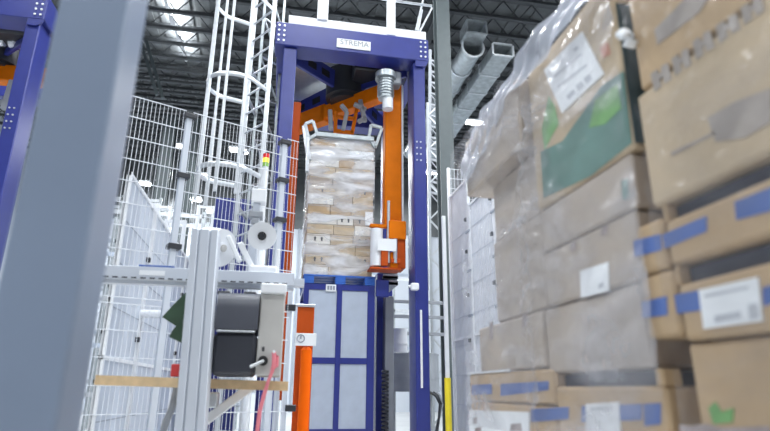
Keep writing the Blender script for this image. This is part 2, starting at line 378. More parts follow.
# ------------------------------------------------------------------ caged ladder
lf = V((.914, .407, 0)).normalized()            # cage axis; the climber's back is to the left
LN = onY(275, 0, 6.7); LF = onY(253, 34, 7.1); LN.z = LF.z = 0
ld_dir = (LF-LN).normalized(); out = V((-ld_dir.y, ld_dir.x, 0))
if out.x > 0: out = -out
t = thing('caged_ladder', ((LN+LF)/2), 'galvanised caged access ladder behind the white fence', 'ladder')
LT = 8.4
for p in (LN, LF): obj('stringer', MB().bx(p.x-.03, p.x+.03, p.y-.02, p.y+.02, 0, LT, .004), 'steel', t)
z = .3
while z < LT: obj('rung', MB().cyl(LN+UP*z, LF+UP*z, .014, seg=8), 'steel', t); z += .29
mid = (LN+LF)/2; hw = (LF-LN).length/2
def hoop_pt(s):                                # U from the near stringer round to the far one
    if s < .2: return LN+out*(s/.2*.32)-ld_dir*(.10*s/.2)
    if s > .8: return LF+out*((1-s)/.2*.32)+ld_dir*(.10*(1-s)/.2)
    a = (s-.2)/.6*pi; r = hw+.1
    return mid+out*(.32+sin(a)*.38)-ld_dir*(cos(a)*r)
hz = [onY(215, 12, 6.9).z, onY(205, 92, 6.9).z, onY(197, 178, 6.9).z, onY(215, 12, 6.9).z+1.0]
for z in hz:
    pts = [hoop_pt(i/36)+UP*z for i in range(37)]
    obj('hoop', MB().tube(pts, .03, 8, (.008, .035)), 'steel', t)
for s in (.24, .36, .5, .64, .76):
    p = hoop_pt(s); obj('cage_strap', MB().bx(p.x-.018, p.x+.018, p.y-.012, p.y+.012, hz[2]-.35, LT, .003), 'steel', t)
# lattice brackets between ladder and machine
lt = MB(); z = 3.4; k = 0
e0 = LF+V((.10, .5, 0)); e1 = LF+V((.38, 1.3, 0))
while z < 8:
    lt.bar(e0+UP*z, e1+UP*(z+.35), .024, .024); lt.bar(e1+UP*(z+.35), e0+UP*(z+.7), .024, .024); z += .7
lt.bar(e0+UP*3.0, e0+UP*8.2, .04, .04).bar(e1+UP*3.0, e1+UP*8.2, .04, .04)
for z in (3.6, 5.2, 5.7, 7.4): lt.bar(LF+UP*z, e0+UP*z, .04, .04)
obj('lattice_bracket', lt, 'galv', t)

# ------------------------------------------------------------------ wrapping machine
def machine(ox, oy, label, near=True, armpx=None):
    """blue portal frame with a turning orange arm; ox, oy shift the whole machine"""
    D = V((ox, oy, 0))
    t = thing('pallet_wrapping_machine', V((.9, 8.6, 0))+D, label, 'wrapping machine')
    def o(name, mb, m, parent=None):
        bmesh.ops.translate(mb.bm, verts=mb.bm.verts, vec=D); return obj(name, mb, m, parent or t)
    fc = o('column', MB().bx(-.165, .039, 7.5, 7.8, 0, 6.34, .012), 'blue')
    rc = o('column', MB().bx(1.871, 2.06, 7.5, 7.9, 0, 6.34, .012), 'blue')
    bc = o('column', MB().bx(-.28, -.08, 10.0, 10.3, 0, 6.34, .012), 'blue')
    o('column', MB().bx(1.871, 2.06, 10.0, 10.3, 0, 6.34, .012), 'blue')
    for (cx, cy) in ((-.06, 7.65), (1.965, 7.7), (-.18, 10.15), (1.965, 10.15)):
        o('base_plate', MB().bx(cx-.2, cx+.2, cy-.25, cy+.25, 0, .025), 'blue')
    bm_ = o('front_beam', MB().bx(-.30, 2.115, 7.45, 7.82, 6.35, 6.75, .01), 'blue')
    o('rear_beam', MB().bx(-.30, 2.115, 9.98, 10.3, 6.35, 6.75, .01), 'blue')
    for x in (-.28, 1.9): o('side_beam', MB().bx(x, x+.2, 7.82, 9.98, 6.4, 6.75, .01), 'blue')
    for x in (-.25, -.17, 1.985, 2.06):
        for k in range(4): o('bolt', MB().cyl((x, 7.45, 6.42+k*.088), (x, 7.435, 6.42+k*.088), .017, seg=8), 'steel', bm_)
    for x in (1.915, 1.975):
        for k in range(4): o('bolt', MB().cyl((x, 7.5, 4.65+k*.1), (x, 7.488, 4.65+k*.1), .013, seg=8), 'steel', rc)
    # gusset under the right end of the beam
    o('gusset', MB().prism([(1.90, 7.46, 6.36), (2.11, 7.46, 6.36), (2.09, 7.46, 6.30), (2.02, 7.46, 6.25), (1.90, 7.46, 6.25)], (0, .03, 0)), 'blue')
    # plan bracing with slotted plates
    for (p, q) in (((0, 7.85, 6.45), (.95, 8.75, 6.5)), ((1.85, 7.85, 6.45), (.95, 8.75, 6.5)), ((-.1, 9.95, 6.4), (.95, 8.75, 6.5)), ((1.85, 9.95, 6.4), (.95, 8.75, 6.5))):
        br = o('brace', MB().bar(p, q, .06, .34, .008), 'blue')
        sl = MB(); pv, qv = V(p), V(q); d = (qv-pv).normalized(); n = V((-d.y, d.x, 0)).normalized()
        for f in (.3, .55): c = pv.lerp(qv, f); sl.bar(c-d*.1-n*.033, c+d*.1-n*.033, .012, .13, .005); sl.bar(c-d*.1+n*.033, c+d*.1+n*.033, .012, .13, .005)
        o('slot_cover', sl, 'black', br)
    o('slewing_hub', MB().cyl((.95, 8.75, 6.24), (.95, 8.75, 6.75), .36, seg=32).cyl((.95, 8.75, 6.18), (.95, 8.75, 6.24), .28, seg=32), 'dark')
    o('drive_cover', MB().bx(1.0, 1.7, 8.0, 8.5, 6.42, 6.7, .02), 'dark')
    if armpx:
        ya = 8.7+oy
        pa, pb_ = onY(-40, 72, ya)-D, onY(53, 79, ya)-D
        o('arm', MB().bar(pa, pb_, .22, .27, .015), 'orange')
        for k, (xa, xb) in enumerate(((-4, 5), (10, 21))):
            c0, c1 = onY(xa, 40+k*3, ya-.4)-D, onY(xb, 42+k*3, ya-.4)-D
            o('white_hose_end', MB().cyl(c0, c1, .07, seg=18).cyl(c0.lerp(c1, .4), c0.lerp(c1, .6), .085, seg=18), 'white')
        c0 = onY(5, 110, ya-.3)-D
        o('lift_chain', MB().bar(c0, c0+V((.03, 0, .5)), .12, .08, .01).bar(c0+V((-.1, 0, .1)), c0+V((.15, 0, .3)), .06, .06, .01), 'midgrey')
        return t, o
    # orange arm, two stepped sections
    A0, A1 = V((-.06, 9.85, 6.1)), V((1.66, 7.98, 6.1))
    am = A0.lerp(A1, .42)
    o('arm', MB().bar(A0, am, .2, .34, .015).bar(A0.lerp(A1, .38), A1, .2, .26, .015), 'orange')
    ms = o('mast', MB().bx(1.50, 1.765, 7.88, 8.10, 3.72, 6.2, .015), 'orange')
    o('rail_strip', MB().bx(1.768, 1.80, 7.90, 7.95, 3.1, 6.15, .004), 'white', ms)
    mo = MB().cyl((1.47, 7.72, 5.75), (1.47, 7.72, 6.1), .12, seg=24).cyl((1.47, 7.72, 6.1), (1.47, 7.72, 6.2), .17, seg=24)
    for k in range(6): mo.ring((1.47, 7.72, 5.8+k*.05), (1.47, 7.72, 5.815+k*.05), .135, .11)
    mt = o('motor', mo, 'galv')
    o('motor_cap', MB().cyl((1.5, 7.7, 5.56), (1.5, 7.7, 5.75), .085, seg=20), 'white', mt)
    o('gearbox', MB().bx(1.52, 1.72, 7.68, 7.88, 6.02, 6.26, .02), 'midgrey', mt)
    return t, o
wm, mo_ = machine(0, 0, 'tall blue portal wrapping machine with orange arm and white name plate')
# name plate
p0, p1 = onY(337, 36.5, 7.44), onY(370.5, 51, 7.44)
sp = obj('name_plate', MB().bx(p0.x, p1.x, 7.432, 7.45, p1.z, p0.z-.03, .003), 'label', wm)
cx, cz = (p0.x+p1.x)/2, (p0.z-.03+p1.z)/2
obj('lettering', text_mb('STREMA', .125, (cx+.01, 7.430, cz+.015), (1, 0, 0), (0, 0, 1)), 'midgrey', sp)
a, b = onY(359, 43, 7.43), onY(364, 48, 7.43)
# carriage on the mast
cg = obj('film_carriage', MB().bx(1.53, 1.79, 7.70, 7.9, 3.46, 3.74, .01).bx(1.26, 1.53, 7.76, 7.84, 3.64, 3.69, .01), 'orange', wm)
obj('back_plate', MB().bx(1.66, 1.79, 7.74, 8.06, 3.03, 3.50, .01), 'rust', cg)
obj('bottom_plate', MB().bx(1.26, 1.72, 7.72, 7.98, 3.0, 3.03, .006), 'rust', cg)
obj('drive_block', MB().bx(1.56, 1.68, 7.74, 7.98, 3.03, 3.27, .012), 'orange', cg)
obj('roller', MB().cyl((1.53, 7.74, 3.1), (1.53, 7.74, 4.05), .022, seg=14).cyl((1.63, 7.72, 3.1), (1.63, 7.72, 3.46), .03, seg=14), 'steel', cg)
obj('film_web', MB().bx(1.36, 1.64, 7.69, 7.695, 3.27, 3.45), 'label', cg)
obj('bracket', MB().bx(1.42, 1.52, 7.70, 7.78, 3.05, 3.3, .01).bx(1.56, 1.7, 7.7, 7.9, 3.1, 3.16, .006), 'rust', cg)
p = onY(376.5, 250, 7.82)
rl = tag(obj('film_roll', MB().ring((p.x, p.y, 3.06), (p.x, p.y, 3.62), .092, .035), 'white'), 'white roll of stretch film on the orange carriage of the wrapping machine', 'film roll')
obj('core', MB().ring((p.x, p.y, 3.05), (p.x, p.y, 3.65), .037, .03), 'wood', rl)
# white cable flag on right column
p = onY(414, 287, 7.48)
obj('sensor', MB().bx(p.x-.05, p.x+.06, 7.42, 7.5, p.z-.05, p.z+.05, .012).cyl((p.x-.06, 7.45, p.z), (p.x-.09, 7.45, p.z), .02), 'white', wm)
a, b = onY(421, 310, 7.49), onY(421, 388, 7.49)
obj('reflector_strip', MB().bx(a.x-.014, a.x+.014, 7.485, 7.5, b.z, a.z), 'label', wm)
# orange guide mast at left, behind the fence
a, b = onY(289.5, 150, 8.0), onY(298.5, 150, 8.0)
obj('guide_mast', MB().bx(a.x, b.x, 8.0, 8.15, 1.2, 5.7, .01), 'rust', wm)
# top press plate over the load
a, b = onY(318, 134, 7.95), onY(374, 141, 7.95)
tp = thing('top_press_frame', ((a.x+b.x)/2, 8.5, a.z), 'pale steel press frame with triangular ends on top of the wrapped load', 'press frame')
zz = a.z
obj('front_bar', MB().bx(a.x-.03, b.x, 7.93, 8.01, zz-.04, zz+.035, .008), 'galv', tp)
obj('rear_bar', MB().bx(a.x, b.x, 9.1, 9.18, zz-.045, zz+.045, .008), 'alu', tp)
for x in (.55, 1.1): obj('cross_bar', MB().bx(x, x+.08, 8.01, 9.1, zz-.03, zz+.03, .006), 'alu', tp)
def tri(name, pts):
    m_ = MB(); P3 = [onY(px, py, 7.97) for px, py in pts]
    for i in range(len(P3)): m_.bar(P3[i], P3[(i+1) % len(P3)], .05, .04, .005, up=(0, 1, 0))
    obj(name, m_, 'galv', tp)
tri('end_bracket', [(305, 124), (313, 121), (317, 134), (309, 139)])
tri('end_bracket', [(369, 137), (371, 125), (382, 128), (375, 148)])
for s in ((304, 126, 309, 160), (308, 138, 307, 172)):
    obj('side_arm', MB().bar(onY(s[0], s[1], 7.98), onY(s[2], s[3], 7.98), .05, .07, .005), 'steel', tp)
lk = MB()
for (xa, ya, xb, yb) in ((336, 112, 335, 134), (357, 108, 352, 134), (336, 117, 355, 119), (336, 131, 353, 133)):
    lk.bar(onY(xa, ya, 8.5), onY(xb, yb, 8.5), .06, .06, .006)
obj('lift_link', lk, 'orange', wm)
lk = MB()
for (xa, ya, xb, yb) in ((330, 110, 331, 130), (341, 105, 347, 112), (347, 112, 343, 130), (360, 100, 365, 122), (354, 104, 366, 110), (358, 122, 366, 118)):
    lk.bar(onY(xa, ya, 8.35), onY(xb, yb, 8.35), .07, .07, .01)
obj('lift_chain', lk, 'midgrey', wm)

# guard rail on top of the machine
t = thing('guard_railing', (.9, 7.62, 6.75), 'white guard railing with toe board on top of the blue machine', 'railing')
obj('toe_board', MB().bx(-.12, 2.09, 7.50, 7.54, 6.755, 6.93, .004), 'white', t)
obj('deck_plate', MB().bx(-.2, 2.08, 7.54, 9.9, 6.76, 6.79), 'steel', t)
for px, w_ in ((322.5, .085), (391, .07)):
    p = onY(px, 18, 7.5); obj('post', MB().bx(p.x-w_, p.x+w_, 7.47, 7.53, 6.77 if px > 350 else 6.9, 8.0, .008), 'white', t)
a, b = onY(395, 1, 7.6), onY(432, 7.5, 7.6)
obj('top_rail', MB().tube([(-.1, 7.6, a.z+.06), (a.x, 7.6, a.z), (b.x, 7.6, a.z)], .022), 'steel', t)
pts = [(418, 31, 422, 10), (416, 30, 425, -8), (420, 31, 432, 8)]
for (xa, ya, xb, yb) in pts: obj('stay', MB().bar(onY(xa, ya, 7.62), onY(xb, yb, 7.62), .03, .03), 'steel', t)
a, b = onY(281, 8, 7.9), onY(300, 22, 7.9)
tag(obj('roof_box', MB().bx(-.22, .16, 8.3, 8.9, 6.8, 7.25, .01), 'cardg'), 'beige box on the top deck behind the white toe board', 'box')

# ------------------------------------------------------------------ lift enclosure, pallet, wrapped load
EX0, EX1, EY, EZ = .345, 1.375, 7.95, 2.80
t = thing('lift_enclosure', ((EX0+EX1)/2, 8.6, 0), 'blue framed stand with grey panels under the blue pallet', 'stand')
fr = MB(); w_ = .075
for x in (EX0, (EX0+EX1)/2-w_/2, EX1-w_*1.4): fr.bx(x, x+w_*(1.4 if x > 1.2 else 1), EY, EY+.08, 0, EZ, .006)
for z in (EZ-.09, onY(337, 361, EY).z-.04, onY(337, 431, EY).z-.06, .05): fr.bx(EX0+.004, EX1-.004, EY+.003, EY+.077, z, z+.085, .006)
for x in (EX0, EX1-.1):
    fr.bx(x, x+.1, 9.1, 9.2, 0, EZ, .006)
    for z in (EZ-.09, 1.7, .05): fr.bx(x, x+.1, EY+.08, 9.1, z, z+.085)
obj('frame', fr, 'blue', t)
zm = onY(337, 361, EY).z; zb = onY(337, 431, EY).z-.06
for x0, x1 in ((EX0+w_, (EX0+EX1)/2-w_/2), ((EX0+EX1)/2+w_/2, EX1-w_*1.4)):
    for z0, z1 in ((zm+.045, EZ-.09), (zb+.085, zm-.04), (.135, zb)):
        obj('panel', MB().bx(x0, x1, EY+.02, EY+.04, z0, z1), 'panel', t)
obj('side_panel', MB().bx(EX1-.03, EX1-.01, EY+.08, 9.1, .1, EZ-.09), 'blue', t)
a, b = onY(326, 285, EY), onY(336, 291, EY)
pl = obj('plate_label', MB().bx(a.x, b.x, EY-.006, EY, b.z-.01, a.z+.01), 'label', t)
obj('print', MB().bx(a.x+.02, a.x+.05, EY-.009, EY-.006, b.z+.012, a.z-.01).bx(a.x+.06, a.x+.09, EY-.009, EY-.006, b.z+.012, a.z-.01).bx(a.x+.1, a.x+.13, EY-.009, EY-.006, b.z+.012, a.z-.01), 'ink', pl)
t = thing('pallet', ((EX0+EX1)/2, 8.6, EZ), 'blue pallet under the film-wrapped load on the stand', 'pallet')
for x in (EX0-.01, (EX0+EX1)/2-.07, EX1-.15):
    for y in (EY, 9.0): obj('block', MB().bx(x, x+.15, y, y+.15, EZ+.025, EZ+.105, .006), 'bluelt', t)
bd = MB()
for k in range(6): bd.bx(EX0-.015, EX1+.01, EY+k*.205, EY+k*.205+.16, EZ+.105, EZ+.13, .004)
obj('deck_boards', bd, 'bluelt', t)
bd = MB()
for x in (EX0-.01, (EX0+EX1)/2-.07, EX1-.15): bd.bx(x, x+.15, EY, 9.15, EZ, EZ+.025, .004)
obj('runner', bd, 'bluelt', t)
LX0, LX1, LY = .345, 1.335, 8.0
LZ0 = EZ+.132; LZ1 = zz-.05; NL = 14; lh = (LZ1-LZ0)/NL
splits = [(0, .42, .74, 1), (0, .38, .68, 1), (0, .34, .66, 1), (0, .45, .70, 1), (0, .40, .72, 1), (0, .36, .70, 1)]
pos = ['left', 'middle', 'right']
mats = ['card2', 'cardw', 'card', 'cardw', 'card2', 'cardg']
for L in range(NL):
    sp_ = splits[(L*5+2) % 6]; z0 = LZ0+L*lh
    for k in range(3):
        x0 = LX0+(LX1-LX0)*sp_[k]; x1 = LX0+(LX1-LX0)*sp_[k+1]
        jit = random.uniform(-.008, .01)
        bxm = random.choice(mats)
        t = thing('carton', ((x0+x1)/2, LY+.3, z0), "carton in the machine's wrapped load, %s layer%s, %s of the front row" % (ORD[L], '' if L in (0, 13) else ' up', pos[k]), 'carton', 'cartons in the load on the machine')
        obj('carton_body', MB().bx(x0+.003, x1-.003, LY+jit, LY+.58, z0+.001, z0+lh-.003, .006), bxm, t)
        if L % 3 != 1 or k == 1:
            obj('tape', MB().bx(x0+.01, x1-.01, LY+jit-.002, LY+jit, z0+lh*.8, z0+lh*.9), 'cardg' if bxm != 'cardg' else 'card2', t)
        if L in (1, 5, 8) or (L in (3, 10) and k != 1):
            pr = MB(); xm = (x0+x1)/2
            for sx in (-.05, .05) if L % 2 else (0,):
                pr.bx(xm+sx-.012, xm+sx+.012, LY+jit-.003, LY+jit, z0+lh*.3, z0+lh*.62)
                pr.prism([(xm+sx-.022, LY+jit-.003, z0+lh*.55), (xm+sx+.022, LY+jit-.003, z0+lh*.55), (xm+sx, LY+jit-.003, z0+lh*.75)], (0, .003, 0))
            obj('arrow_mark', pr, 'inkd', t)
    # the row behind shows on the left flank
    t = thing('carton', (LX0+.2, LY+.9, z0), "carton in the machine's wrapped load, %s layer%s, left flank behind front row" % (ORD[L], '' if L in (0, 13) else ' up'), 'carton', 'cartons in the load on the machine')
    obj('carton_body', MB().bx(LX0+random.uniform(-.01, .01), LX0+.42, LY+.6, LY+1.15, z0+.001, z0+lh-.003, .006), random.choice(mats), t)
    obj('tape', MB().bx(LX0-.004, LX0+.42, LY+.86, LY+.9, z0+lh-.002, z0+lh), 'cardg', t)
    t = thing('carton', (LX1-.2, LY+.9, z0), "carton in the machine's wrapped load, %s layer%s, right flank behind front row" % (ORD[L], '' if L in (0, 13) else ' up'), 'carton', 'cartons in the load on the machine')
    obj('carton_body', MB().bx(LX1-.55, LX1+random.uniform(-.01, .01), LY+.6, LY+1.15, z0+.001, z0+lh-.003, .006), random.choice(mats), t)
    obj('tape', MB().bx(LX1-.55, LX1+.004, LY+.86, LY+.9, z0+lh-.002, z0+lh), 'cardg', t)
for k, (L, fx0, fx1, m_, lb) in enumerate(((13, .60, 1.0, 'label', 'white sheet label on the upper right of the load on the machine'), (6, .88, 1.0, 'label', 'tall white label on the right edge of the load on the machine'))):
    z0 = LZ0+(L-.9)*lh; 
    tag(obj('paper_label', MB().bx(LX0+(LX1-LX0)*fx0, LX0+(LX1-LX0)*fx1, LY-.016, LY-.013, z0, z0+lh*(.8 if k == 0 else 1.4)), m_), lb, 'label')
def wrap(u, v):
    per = [(LX1+.02, LY-.02), (LX0-.02, LY-.02), (LX0-.02, LY+1.17), (LX1+.02, LY+1.17), (LX1+.02, LY-.02)]
    s = u*4; i = min(int(s), 3); f = s-i
    x = per[i][0]+(per[i+1][0]-per[i][0])*f; y = per[i][1]+(per[i+1][1]-per[i][1])*f
    r = .003*sin(v*75+sin(u*23)*3)+.003*sin(u*60+v*31)
    return (x+(r if i in (1, 3) else 0), y+(r if i in (0, 2) else 0), LZ0+.002+(LZ1-LZ0+.03)*v)
tag(obj('stretch_film', MB().grid(wrap, 96, 80), 'filmf'), 'shiny clear stretch film wound round the load on the machine', 'film')

# ------------------------------------------------------------------ orange guard post
a, b = onY(298, 306, 6), onY(315, 306, 6)
t = thing('guard_post', ((a.x+b.x)/2, 6.05, 0), 'orange guard post with white sign left of the blue framed stand', 'guard post')
obj('back_plate', MB().bx(a.x, b.x, 6.06, 6.09, 0, a.z, .006), 'rust', t)
p = onY(306, 352, 6); c = onY(304, 400, 6)
obj('tube', MB().cyl((c.x, 6.0, 0), (c.x, 6.0, p.z+.02), .058, seg=24).cyl((c.x, 6.0, p.z+.02), (c.x, 6.0, p.z+.05), .058, .03, 24), 'oranger', t)
obj('cap', MB().bx(a.x-.03, b.x+.01, 6.04, 6.11, a.z, a.z+.03, .004), 'steel', t)
sa, sb = onY(296, 333, 5.92), onY(316, 346, 5.92)
sg = obj('sign', MB().bx(sa.x, sb.x, 5.92, 5.93, sb.z, sa.z, .002), 'label', t)
sc_ = onY(300.8, 338.5, 5.92)
obj('round_symbol', MB().ring((sc_.x, 5.914, sc_.z), (sc_.x, 5.92, sc_.z), .042, .033).bx(sc_.x-.006, sc_.x+.008, 5.914, 5.92, sc_.z-.005, sc_.z+.025), 'ink', sg)
obj('sign_arm', MB().bx((sa.x+sb.x)/2-.02, (sa.x+sb.x)/2+.02, 5.93, 6.06, sb.z+.03, sa.z-.03), 'steel', t)
# pale uprights between fence and guard post
for i, (px, Y) in enumerate(((277, 5.6), (283, 5.75), (291, 5.65))):
    p = onY(px, 285, Y)
    UPR = tag(obj('upright_profile', MB().bx(p.x-.025, p.x+.025, Y-.025, Y+.025, 0, p.z, .004), 'alu'), ['thin pale upright right of the grey control box', 'thin pale upright midway from control box to orange post', 'thin pale upright touching the orange guard post'][i], 'upright', 'thin pale uprights')
for py in (308, 408):
    p = onY(290.5, py, 5.65)
    obj('clamp', MB().bx(p.x-.05, p.x+.05, 5.60, 5.66, p.z-.03, p.z+.03, .006), 'dark', UPR)

# ------------------------------------------------------------------ label printer stand
PY = 3.0
a0, a1 = onY(191.5, 228, PY), onY(218.5, 228, PY); b0, b1 = onY(174, 431, PY), onY(202, 431, PY)
wp = (a1-a0).x; t = thing('aluminium_post', (b0.x+wp/2, PY+.08, 0), 'wide grooved aluminium post in front of the label printer', 'post')
ln = (a0.x-b0.x)/(a0.z-b0.z); xb = b0.x-ln*b0.z
mtx = Matrix(((1, 0, ln, xb), (0, 1, 0, PY), (0, 0, 1, 0), (0, 0, 0, 1)))
sh = MB(); sl_ = MB(); g = .012
edges = [0, .27, .27+.06, .68, .68+.06, 1]
for k in (0, 2, 4): sh.bx(wp*edges[k], wp*edges[k+1], 0, .16, 0, a0.z, .003, mtx)
sh.bx(.002, wp-.002, .014, .158, 0.002, a0.z-.004, 0, mtx)
obj('profile', sh, 'alu', t)
obj('foot_plate', MB().bx(xb-.05, xb+wp+.05, PY-.05, PY+.21, 0, .012), 'steel', t)
RY = 3.35
p, q = onY(99, 264.5, RY), onY(305, 271, RY); pb_ = onY(99, 281.5, RY)
rz1 = p.z; rz0 = pb_.z
t = thing('aluminium_rail', ((p.x+q.x)/2, RY+.04, rz0), 'long pale aluminium rail crossing behind the grooved post', 'rail')
obj('profile', MB().bx(p.x-.15, q.x-.06, RY, RY+.08, rz0+.02, rz1, .003).bx(p.x-.15, q.x-.06, RY+.02, RY+.08, rz0, rz0+.02).bx(q.x-.06, q.x, RY+.01, RY+.07, rz0+.02, rz1-.03, .002), 'alu', t)
ds = MB(); x = p.x-.12
while x < q.x-.1: ds.bx(x, x+.03, RY-.002, RY+.004, rz0+.027, rz0+.034); x += .05
obj('slot_row', ds, 'dark', t)
a, b = onY(139, 262, RY), onY(174, 266, RY)
obj('blue_strip', MB().bx(a.x, b.x, RY+.005, RY+.06, rz1, rz1+.012, .002), 'tape', t)
a, b = onY(140, 268, RY), onY(165, 273, RY)
obj('plate', MB().bx(a.x, b.x, RY-.003, RY, rz1-.05, rz1-.022), 'white', t)
# wooden shelf
a, b = onY(95.5, 375, 3.22), onY(288.5, 381.5, 3.22); c = onY(95.5, 385, 3.22)
th_ = a.z-c.z; drop = b.z-a.z
t = thing('wooden_shelf', ((a.x+b.x)/2, 3.38, a.z-th_), 'pale wooden plank shelf under the label printer', 'shelf')
obj('plank', MB().prism([(a.x, 3.22, a.z), (b.x, 3.22, b.z), (b.x, 3.22, b.z-th_), (a.x, 3.22, a.z-th_)], (0, .34, 0)), 'wood', t)
p, q = onY(255, 384, 3.36), onY(198, 423, 3.2)
obj('brace', MB().bar(p, onY(200, 425, 3.36), .06, .05, .005), 'white', t)
p = onY(209, 393, 3.3); obj('bracket', MB().bx(p.x-.06, p.x+.05, 3.26, 3.4, b.z-th_-.09, b.z-th_-.01, .006), 'steel', t)
sz = (a.z+b.z)/2
# printer
a, b = onY(208, 290, 3.12), onY(257.5, 290, 3.12); z0 = b.z
bt = onY(232, 377, 3.22).z+.005; zt = onY(232, 291, 3.12).z; x0, x1 = onY(209.5, 378, 3.12).x, onY(257.5, 330, 3.12).x
t = thing('label_printer', ((x0+x1)/2, 3.35, bt), 'dark grey label printer on the wooden shelf', 'printer')
zs = onY(232, 331, 3.12).z
obj('lower_body', MB().bx(x0, x1, 3.13, 3.54, bt, zs-.006, .02), 'printerlo', t)
lid = MB(); prof = []
for k in range(9): an = k/8*pi/2; prof.append((3.16+.07*(1-sin(an))-.03, zt-.07+.07*(1-cos(an))*0+.07*cos(an)*0))
pf = [(3.12, zs+.01), (3.12, zt-.09), (3.128, zt-.05), (3.15, zt-.02), (3.19, zt), (3.54, zt), (3.54, zs+.01)]
lid.prism([(x0, y, z) for y, z in pf], (x1-x0, 0, 0))
obj('lid', lid, 'printer', t)
obj('tear_bar', MB().bx(x0+.012, x1-.012, 3.11, 3.15, zs-.006, zs+.004, .002), 'steel', t)
obj('slot', MB().bx(x0+.006, x1-.01, 3.125, 3.5, zs+.003, zs+.012), 'black', t)
for k, px in enumerate((225, 251)):
    p = onY(px, 288, 3.3); obj('latch', MB().bx(p.x-.035, p.x+.035, 3.25, 3.33, zt, zt+.022, .006), 'dark', t)
# control box
x0, x1 = onY(258.5, 330, 3.14).x, onY(283.5, 330, 3.14).x; zt2 = onY(270, 294, 3.14).z
t = thing('control_box', ((x0+x1)/2, 3.3, bt), 'light grey control box with key switch right of the dark printer', 'control box')
obj('case', MB().bx(x0, x1, 3.14, 3.5, bt, zt2, .006), 'ctrl', t)
obj('white_cap', MB().bx(x0-.004, x1+.004, 3.11, 3.5, zt2, zt2+.055, .006), 'white', t)
p = onY(263, 361, 3.14)
ks = obj('key_switch', MB().cyl((p.x, 3.14, p.z), (p.x, 3.115, p.z), .026, seg=20), 'black', t)
q = onY(250, 367, 3.09)
obj('lever', MB().cyl((p.x+.003, 3.115, p.z), (q.x, 3.09, q.z), .0085, seg=10), 'steel', ks)
p2 = onY(263, 349, 3.14); obj('mark', MB().bx(p2.x-.006, p2.x+.008, 3.137, 3.14, p2.z-.012, p2.z+.012), 'inkd', t)
p3 = onY(274, 352, 3.14); pg = obj('peg', MB().cyl((p3.x, 3.14, p3.z), (p3.x, 3.105, p3.z), .008, seg=10), 'white', t)
rb = [onY(x, y, Y) for x, y, Y in ((274, 352, 3.11), (274, 362, 3.11), (272, 372, 3.12), (268, 382, 3.16), (264, 395, 3.17), (260, 410, 3.17), (256, 440, 3.17))]
tag(obj('ribbon', MB().tube(rb, .01, 8, (.011, .004)), 'pink'), 'pink ribbon strap hanging from the grey control box', 'ribbon')
lp = [onY(x, y, 3.12) for x, y in ((274, 352), (277.5, 357), (277, 366), (273, 370))]
obj('ribbon_loop', MB().tube(lp, .006, 6, (.008, .003)), 'pink', bpy.data.objects['ribbon'])
# red block, green bag, hose
p = onY(175, 370, 3.26)
tag(obj('red_block', MB().bx(p.x-.02, p.x+.03, 3.25, 3.3, onY(175, 377, 3.22).z+.003, onY(175, 364, 3.26).z, .004), 'red'), 'small red block standing on the wooden shelf beside the aluminium post', 'block')
gp = [onY(x, y, 3.24) for x, y in ((192, 289), (185, 293), (174, 304), (162, 317), (168, 321), (176, 326), (172, 331), (169, 337), (182, 343), (192, 344))]
tag(obj('green_bag', MB().prism(gp, (0.01, .09, 0)), 'green'), 'dark green folded bag sticking out left of the aluminium post', 'bag')
hp = [onY(x, y, 3.3) for x, y in ((178, 381), (176, 392), (172, 408), (166, 422), (160, 440))]
hp.append(V((hp[-1].x, hp[-1].y, 0)))
tag(obj('grey_hose', MB().tube(hp, .018, 10), 'midgrey'), 'grey hose hanging below the wooden shelf left of the post', 'hose')
# white label rolls and bracket above the rail
def label_roll(px, py, r, Y, label, yawdeg, corer):
    p = onY(px, py, Y); d = V((sin(radians(yawdeg)), -cos(radians(yawdeg)), -.25)).normalized()
    o = tag(obj('label_roll', MB().ring(p, p-d*.14, r, r*.28, 40), 'white'), label, 'label roll', 'white label rolls')
    obj('core', MB().ring(p+d*.012, p-d*.14, r*.30, r*.2, 24), 'black' if corer else 'white', o)
    obj('spindle', MB().cyl(p+d*.02, p-d*.16, r*.19, seg=16), 'dark' if corer else 'ctrl', o)
label_roll(262, 236, .088, 3.42, 'white label roll with black core facing out above the rail', 0, True)
label_roll(222, 248, .12, 3.55, 'white label roll half hidden behind the top of the grooved post', 50, False)
p = onY(262, 256, 3.45)
t = thing('roll_holder', (p.x, 3.5, rz1), 'white bracket holding the label rolls on top of the rail', 'bracket')
obj('cradle', MB().bx(p.x-.07, p.x+.10, 3.4, 3.6, rz1, rz1+.05, .01), 'white', t)
obj('arm', MB().bar(onY(240, 243, 3.46), onY(252, 268, 3.46), .05, .035, .006), 'white', t)
obj('arm', MB().bar(onY(228, 236, 3.44), onY(240, 262, 3.44), .035, .03, .006), 'white', t)
obj('side_plate', MB().bx(p.x+.09, p.x+.11, 3.42, 3.62, rz1, rz1+.16, .004), 'white', t)
ka, kb = onY(252, 189, 3.6), onY(266, 203, 3.6); kc = onY(257, 225, 3.6)
t = thing('sensor_unit', ((ka.x+kb.x)/2, 3.62, rz1), 'white sensor unit on a stem above the front label roll', 'sensor')
obj('head', MB().bx(ka.x, kb.x, 3.58, 3.68, kb.z, ka.z, .006), 'white', t)
cxk = (ka.x+kb.x)/2-.01
obj('stem', MB().bx(cxk-.025, cxk+.025, 3.6, 3.66, rz1, kb.z, .004), 'alu', t)
obj('clamp', MB().bx(cxk-.045, cxk+.045, 3.58, 3.67, kc.z+.05, kc.z+.09, .004).bx(cxk-.02, cxk+.02, 3.57, 3.6, kc.z+.0, kc.z+.04, .004), 'midgrey', t)
